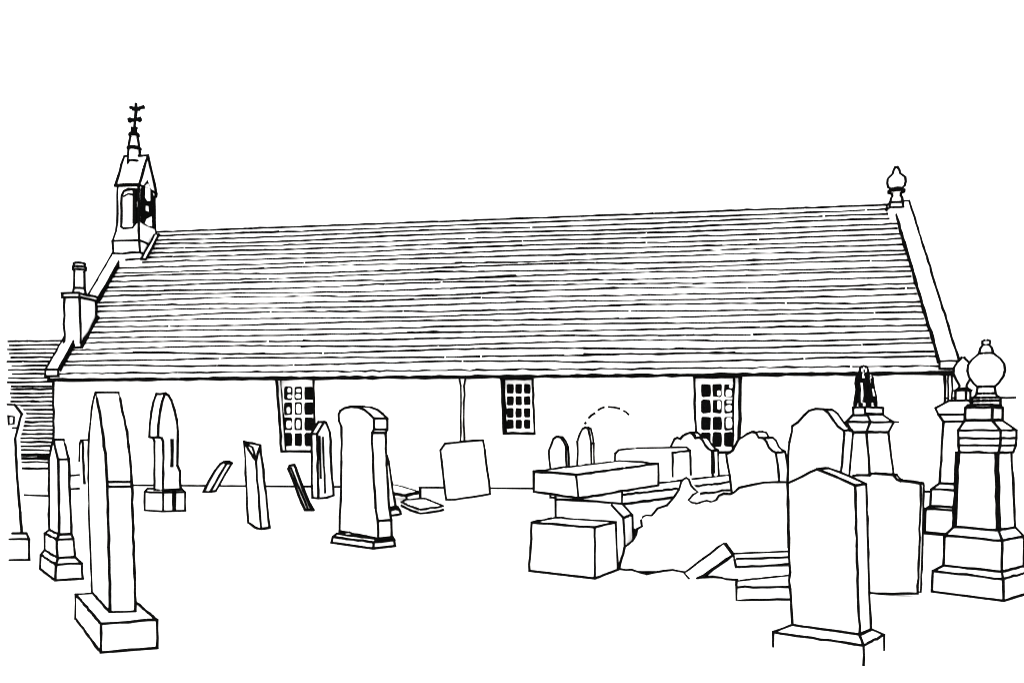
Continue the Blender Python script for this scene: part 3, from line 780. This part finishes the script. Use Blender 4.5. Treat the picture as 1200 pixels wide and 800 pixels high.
def beam(ends, label, name='fallen_slab', w=2.6):
    m = MB(); rings = ends
    m.loft(rings)
    for r in rings: m.line(r, w, closed=True)
    for i in range(4): m.line([rings[0][i], rings[1][i]], w)
    tag(m.build(name), label, 'slab', 'fallen slabs by the mound')
lowE = [dp(807.5, 679.5, 9.85), dp(818, 679, 9.85), dp(818, 671, 10.2), dp(801.5, 671, 10.1)]
hiE = [dp(858.5, 650, 9.75), dp(859, 649, 9.8), dp(856, 640, 10.1), dp(848, 636, 10.05)]
m = MB()
Fq = [dp(801.5, 671, 9.95), dp(848.3, 636, 9.95), dp(858, 649.5, 9.9), dp(816.5, 679.3, 9.9), dp(807.5, 679.5, 9.9)]
Bq = [p + V((.06, .16, -.02)) for p in Fq]
m.face(Fq); m.face(Bq)
for i in range(5): m.face([Fq[i], Fq[(i + 1) % 5], Bq[(i + 1) % 5], Bq[i]])
m.line([Fq[4], Fq[0], Fq[1], Fq[2], Fq[3]], 2.6)
m.line(Bq[:4], 2.6)
tag(m.build('fallen_slab'), 'short broken slab propped up at a slant against the mound', 'slab', 'fallen slabs by the mound')
ya, yb = 9.55, 9.3
m = MB()
lo = [dp(862.5, 664, ya), dp(940, 660, ya), dp(940, 658, ya + .5), dp(862, 662, ya + .5)]
mi = [dp(860.5, 654.5, ya), dp(940, 652, ya), dp(940, 645, ya + .4), dp(858.5, 648.5, ya + .4)]
m.loft([lo, mi]); m.line([lo[0], lo[1]], 2.6); m.line([mi[0] + (mi[1] - mi[0]) * .04, mi[1]], 2.6); m.line([mi[3], mi[2]], 2.6); m.line([mi[3], mi[0], lo[0]], 2.6)
sup = [V((p.x, p.y, 0)) for p in (lo[0].lerp(lo[1], .03), lo[1], lo[2], lo[3].lerp(lo[2], .03))]  # support added at full length so the shaded gap below stays white
m.loft([drop(sup, -.03), drop(sup, lo[0].z + .01)])
tag(m.build('fallen_slab'), 'upper of two stacked flat slabs whose ends stick out beside the gable topped stone', 'slab', 'fallen slabs by the mound')
m = MB(); zt = .13
T = [gp(863, 688, zt), gp(940, 687, zt), gp(940, 672, zt), gp(863, 680.5, zt)]
m.loft([drop(T, -.03), drop(T, 0.01), T]); m.line(T, 2.6, closed=True); m.line([T[0], drop(T, .01)[0], drop(T, .01)[1]], 2.6); m.line([T[0], T[3]], 2.6)
tag(m.build('fallen_slab'), 'lower of two stacked flat slabs, lying flat on the grass', 'slab', 'fallen slabs by the mound')

# ================================================================== S: gable topped headstone in front
N = gp(1012, 780); zt = (780 - 756) / FL * N.y
gN, gL, gR = gp(1012, 756, zt), gp(906, 740, zt), gp(1036, 743, zt)
t = thing('gable_headstone', V(((gL.x + gR.x) / 2, (gL.y + gR.y) / 2, 0)), 'tall gable topped headstone on a chamfered base sunk in the grass', 'headstone', GRAVES)
q = [gN, gR, gL + gR - gN, gL]
u_, v_ = uv_from(gN, gL, gR); C = (gL + gR) / 2; C.z = 0
q2 = ring(C, u_, v_, 928, 1007, 1020, 743)
m = MB(); tower(m, [drop(q, -.06), q, q2], 2.9, ink=[0, 1, 1], vert=[0, 1])
for i, dz in ((0, 24), (1, 18), (3, 17)): m.line([q[i], q[i] - UP * (dz / FL * q[i].y)], 2.8)
m.build('base', t)
zb = q2[0].z
fr = [(928.5, 731.5), (926, 690), (924, 620), (922.8, 566), (940, 558), (957, 549.5), (980, 558.5), (1002, 568.5), (1004, 640), (1005.5, 700), (1007.5, 743)]
m = slab_mb(fr, (928.5, 731.5), (1007.5, 743), z0=zb, ext=1020.5, side='right', conn=(5, 7, 10), w=2.9)
m.build('shaft', t)

# ================================================================== urn monuments
N, L = gp(1176, 705), gp(1092, 694)
v_ = (L - N).normalized(); u_ = V((v_.y, -v_.x, 0)); side = (L - N).length
C = N + u_ * side / 2 + v_ * side / 2
t = thing('urn_monument', V((C.x, C.y, 0)), 'large urn topped square monument on a stepped base, the nearer and taller of the pair', 'monument', 'urn topped monuments')
def rq(xl, xn, yn): # square plan: near and left corners known
    def f(q):
        a, b, s = q; c = C + V((s, 0, 0)); n = c - u_ * a - v_ * b
        return [sx(n) - xn, sx(n + v_ * 2 * b) - xl, (a - b) * 100]
    a, b, s = solve3(f, [.3, .3, 0]); c = C + V((s, 0, 0)); n = c - u_ * a - v_ * b; z = EYE - (yn - HY) / FL * n.y
    return [V((p.x, p.y, z)) for p in (n, n + u_ * 2 * a, n + u_ * 2 * a + v_ * 2 * b, n + v_ * 2 * b)]
m = MB()
b0 = rq(1092, 1176, 705); b0 = drop(b0, 0); b1 = rq(1093, 1175.5, 678); b2 = rq(1105.5, 1174, 669.5)
b3 = rq(1106.5, 1174.5, 633); b4 = rq(1117.5, 1170, 621)
tower(m, [drop(b0, -.05), b0, b1, b2, b3, b4], 2.8, ink=[0, 1, 1, 1, 1, 1]); m.build('stepped_base', t)
m = MB(); s0 = rq(1118, 1170, 620.5); s1 = rq(1122, 1168, 531)
m.loft([s0, s1])
for i in (0, 1, 2, 3): m.line([s0[i], s1[i]], 5.0 if i in (0, 3) else 2.8)
m.build('shaft', t)
m = MB(); cs = [rq(1124, 1170, 530.5), rq(1123, 1172, 522), rq(1123, 1172.5, 513.5), rq(1122.5, 1172.5, 504), rq(1130.5, 1162.5, 492.5)]
tower(m, cs, 2.7); m.build('moulding', t)
m = MB(); ct = [rq(1130.5, 1162.5, 492), rq(1131, 1163, 477), rq(1134, 1161, 474)]
m.loft(ct)
tower(m, ct, 2.7); m.build('cap_block', t)
m = MB(); lathe(m, 1155.5, C.y, [(14.5, 474), (14.5, 469.8), (14.5, 466), (11, 464), (9.6, 461), (9, 457), (8.6, 453), (12.5, 449), (17.5, 441), (19, 434), (18.3, 427), (14.5, 421), (9.5, 416.5), (6.8, 414), (5.5, 408), (2.6, 403.6), (3.4, 403), (3.6, 399.5), (1, 398.5)], 2.8, rings=(1, 2, 4, 6, 13), seg=30)
kk = lathe(m, 1156, C.y - .005, [(2.6, 404), (3.8, 402), (3.6, 399)], 2.0, rings=(0, 2), seg=10)
m.build('urn', t)

L = gp(1083.5, 626); sd = .815; N = L - v_ * sd; C = N + v_ * sd / 2 + u_ * sd / 2
t = thing('urn_monument', V((C.x, C.y, 0)), 'smaller urn topped monument half hidden behind the large urn monument', 'monument', 'urn topped monuments')
def rl(xl, yl):
    lo_, hi_ = .02, 1.2
    for _ in range(50):
        a = (lo_ + hi_) / 2; p = C + (v_ - u_) * a
        if sx(p) > xl: lo_ = a
        else: hi_ = a
    p = C + (v_ - u_) * a; z = EYE - (yl - HY) / FL * p.y
    n = C - (u_ + v_) * a
    return [V((q.x, q.y, z)) for q in (n, C + (u_ - v_) * a, C + (u_ + v_) * a, p)]
m = MB(); r_ = [drop(rl(1083.5, 626), -.05), drop(rl(1083.5, 626), 0), rl(1084.5, 596), rl(1090, 592.5), rl(1091, 573), rl(1101, 566)]
tower(m, r_, 2.7, ink=[0, 1, 1, 1, 1, 1]); m.line([r_[1][3], r_[1][0]], 4); m.build('stepped_base', t)
m = MB(); s0, s1 = rl(1101, 566), rl(1105.5, 494); m.loft([s0, s1])
for i in range(4): m.line([s0[i], s1[i]], 2.7)
m.build('shaft', t)
m = MB(); tower(m, [rl(1105.5, 494), rl(1099.5, 485.5), rl(1096, 478), rl(1112, 469.5)], 2.6, ink=[1, 1, 0, 1]); m.build('cap', t)
m = MB(); bx = rl(1119.5, 466); bx2 = rl(1119.5, 457.5); tower(m, [drop(bx, bx[0].z - .06), bx, bx2], 2.7, ink=[0, 0, 1])
lathe(m, 1128.5, C.y, [(8.5, 458), (4.4, 455), (3.2, 452), (4.2, 449.5), (7, 444), (9.6, 437), (9, 430), (6, 425), (2.2, 421), (.8, 418.5)], 2.8, rings=(1,), seg=24)
m.build('urn', t)

# ================================================================== light, sky, camera
w = bpy.data.worlds.new('World'); scn.world = w; w.use_nodes = True
nt = w.node_tree; bg = nt.nodes['Background']
sky = nt.nodes.new('ShaderNodeTexSky'); sky.sky_type = 'NISHITA'; sky.sun_disc = False
SE, SR = R(30), R(195)
sky.sun_elevation = SE; sky.sun_rotation = SR; sky.air_density = 1.0; sky.dust_density = 6.0; sky.ozone_density = 0.6
# overcast: the blue sky shows only faintly through a white, even layer of cloud
hs = nt.nodes.new('ShaderNodeHueSaturation'); hs.inputs['Saturation'].default_value = 0.15
mx = nt.nodes.new('ShaderNodeMix'); mx.data_type = 'RGBA'; mx.inputs['Factor'].default_value = 0.85
mx.inputs[7].default_value = (7.5, 7.5, 7.55, 1)
nt.links.new(sky.outputs['Color'], hs.inputs['Color']); nt.links.new(hs.outputs['Color'], mx.inputs[6])
nt.links.new(mx.outputs[2], bg.inputs['Color']); bg.inputs['Strength'].default_value = 0.15
sl = bpy.data.lights.new('sun', 'SUN'); sl.energy = 1.5; sl.angle = R(25); sl.color = (1, .96, .9)
so = bpy.data.objects.new('sun', sl); COL.objects.link(so)
sd_ = V((math.sin(SR) * math.cos(SE), math.cos(SR) * math.cos(SE), math.sin(SE)))
so.rotation_euler = sd_.to_track_quat('Z', 'Y').to_euler(); so.location = sd_ * 40
cam = bpy.data.cameras.new('camera'); co_ = bpy.data.objects.new('camera', cam); COL.objects.link(co_)
co_.location = (0, 0, EYE); co_.rotation_euler = (R(90), 0, 0)
cam.sensor_fit = 'HORIZONTAL'; cam.sensor_width = 36; cam.lens = 36 * FL / 1200; cam.shift_y = (HY - 400) / 1200
cam.clip_end = 5000; cam.clip_start = .05
scn.camera = co_
vs_ = scn.view_settings
vs_.view_transform = 'Standard'; vs_.look = 'None'; vs_.exposure = 1.35; vs_.gamma = 1; vs_.use_curve_mapping = False
scn.cycles.max_bounces = 6
scn.cycles.filter_width = 1.2
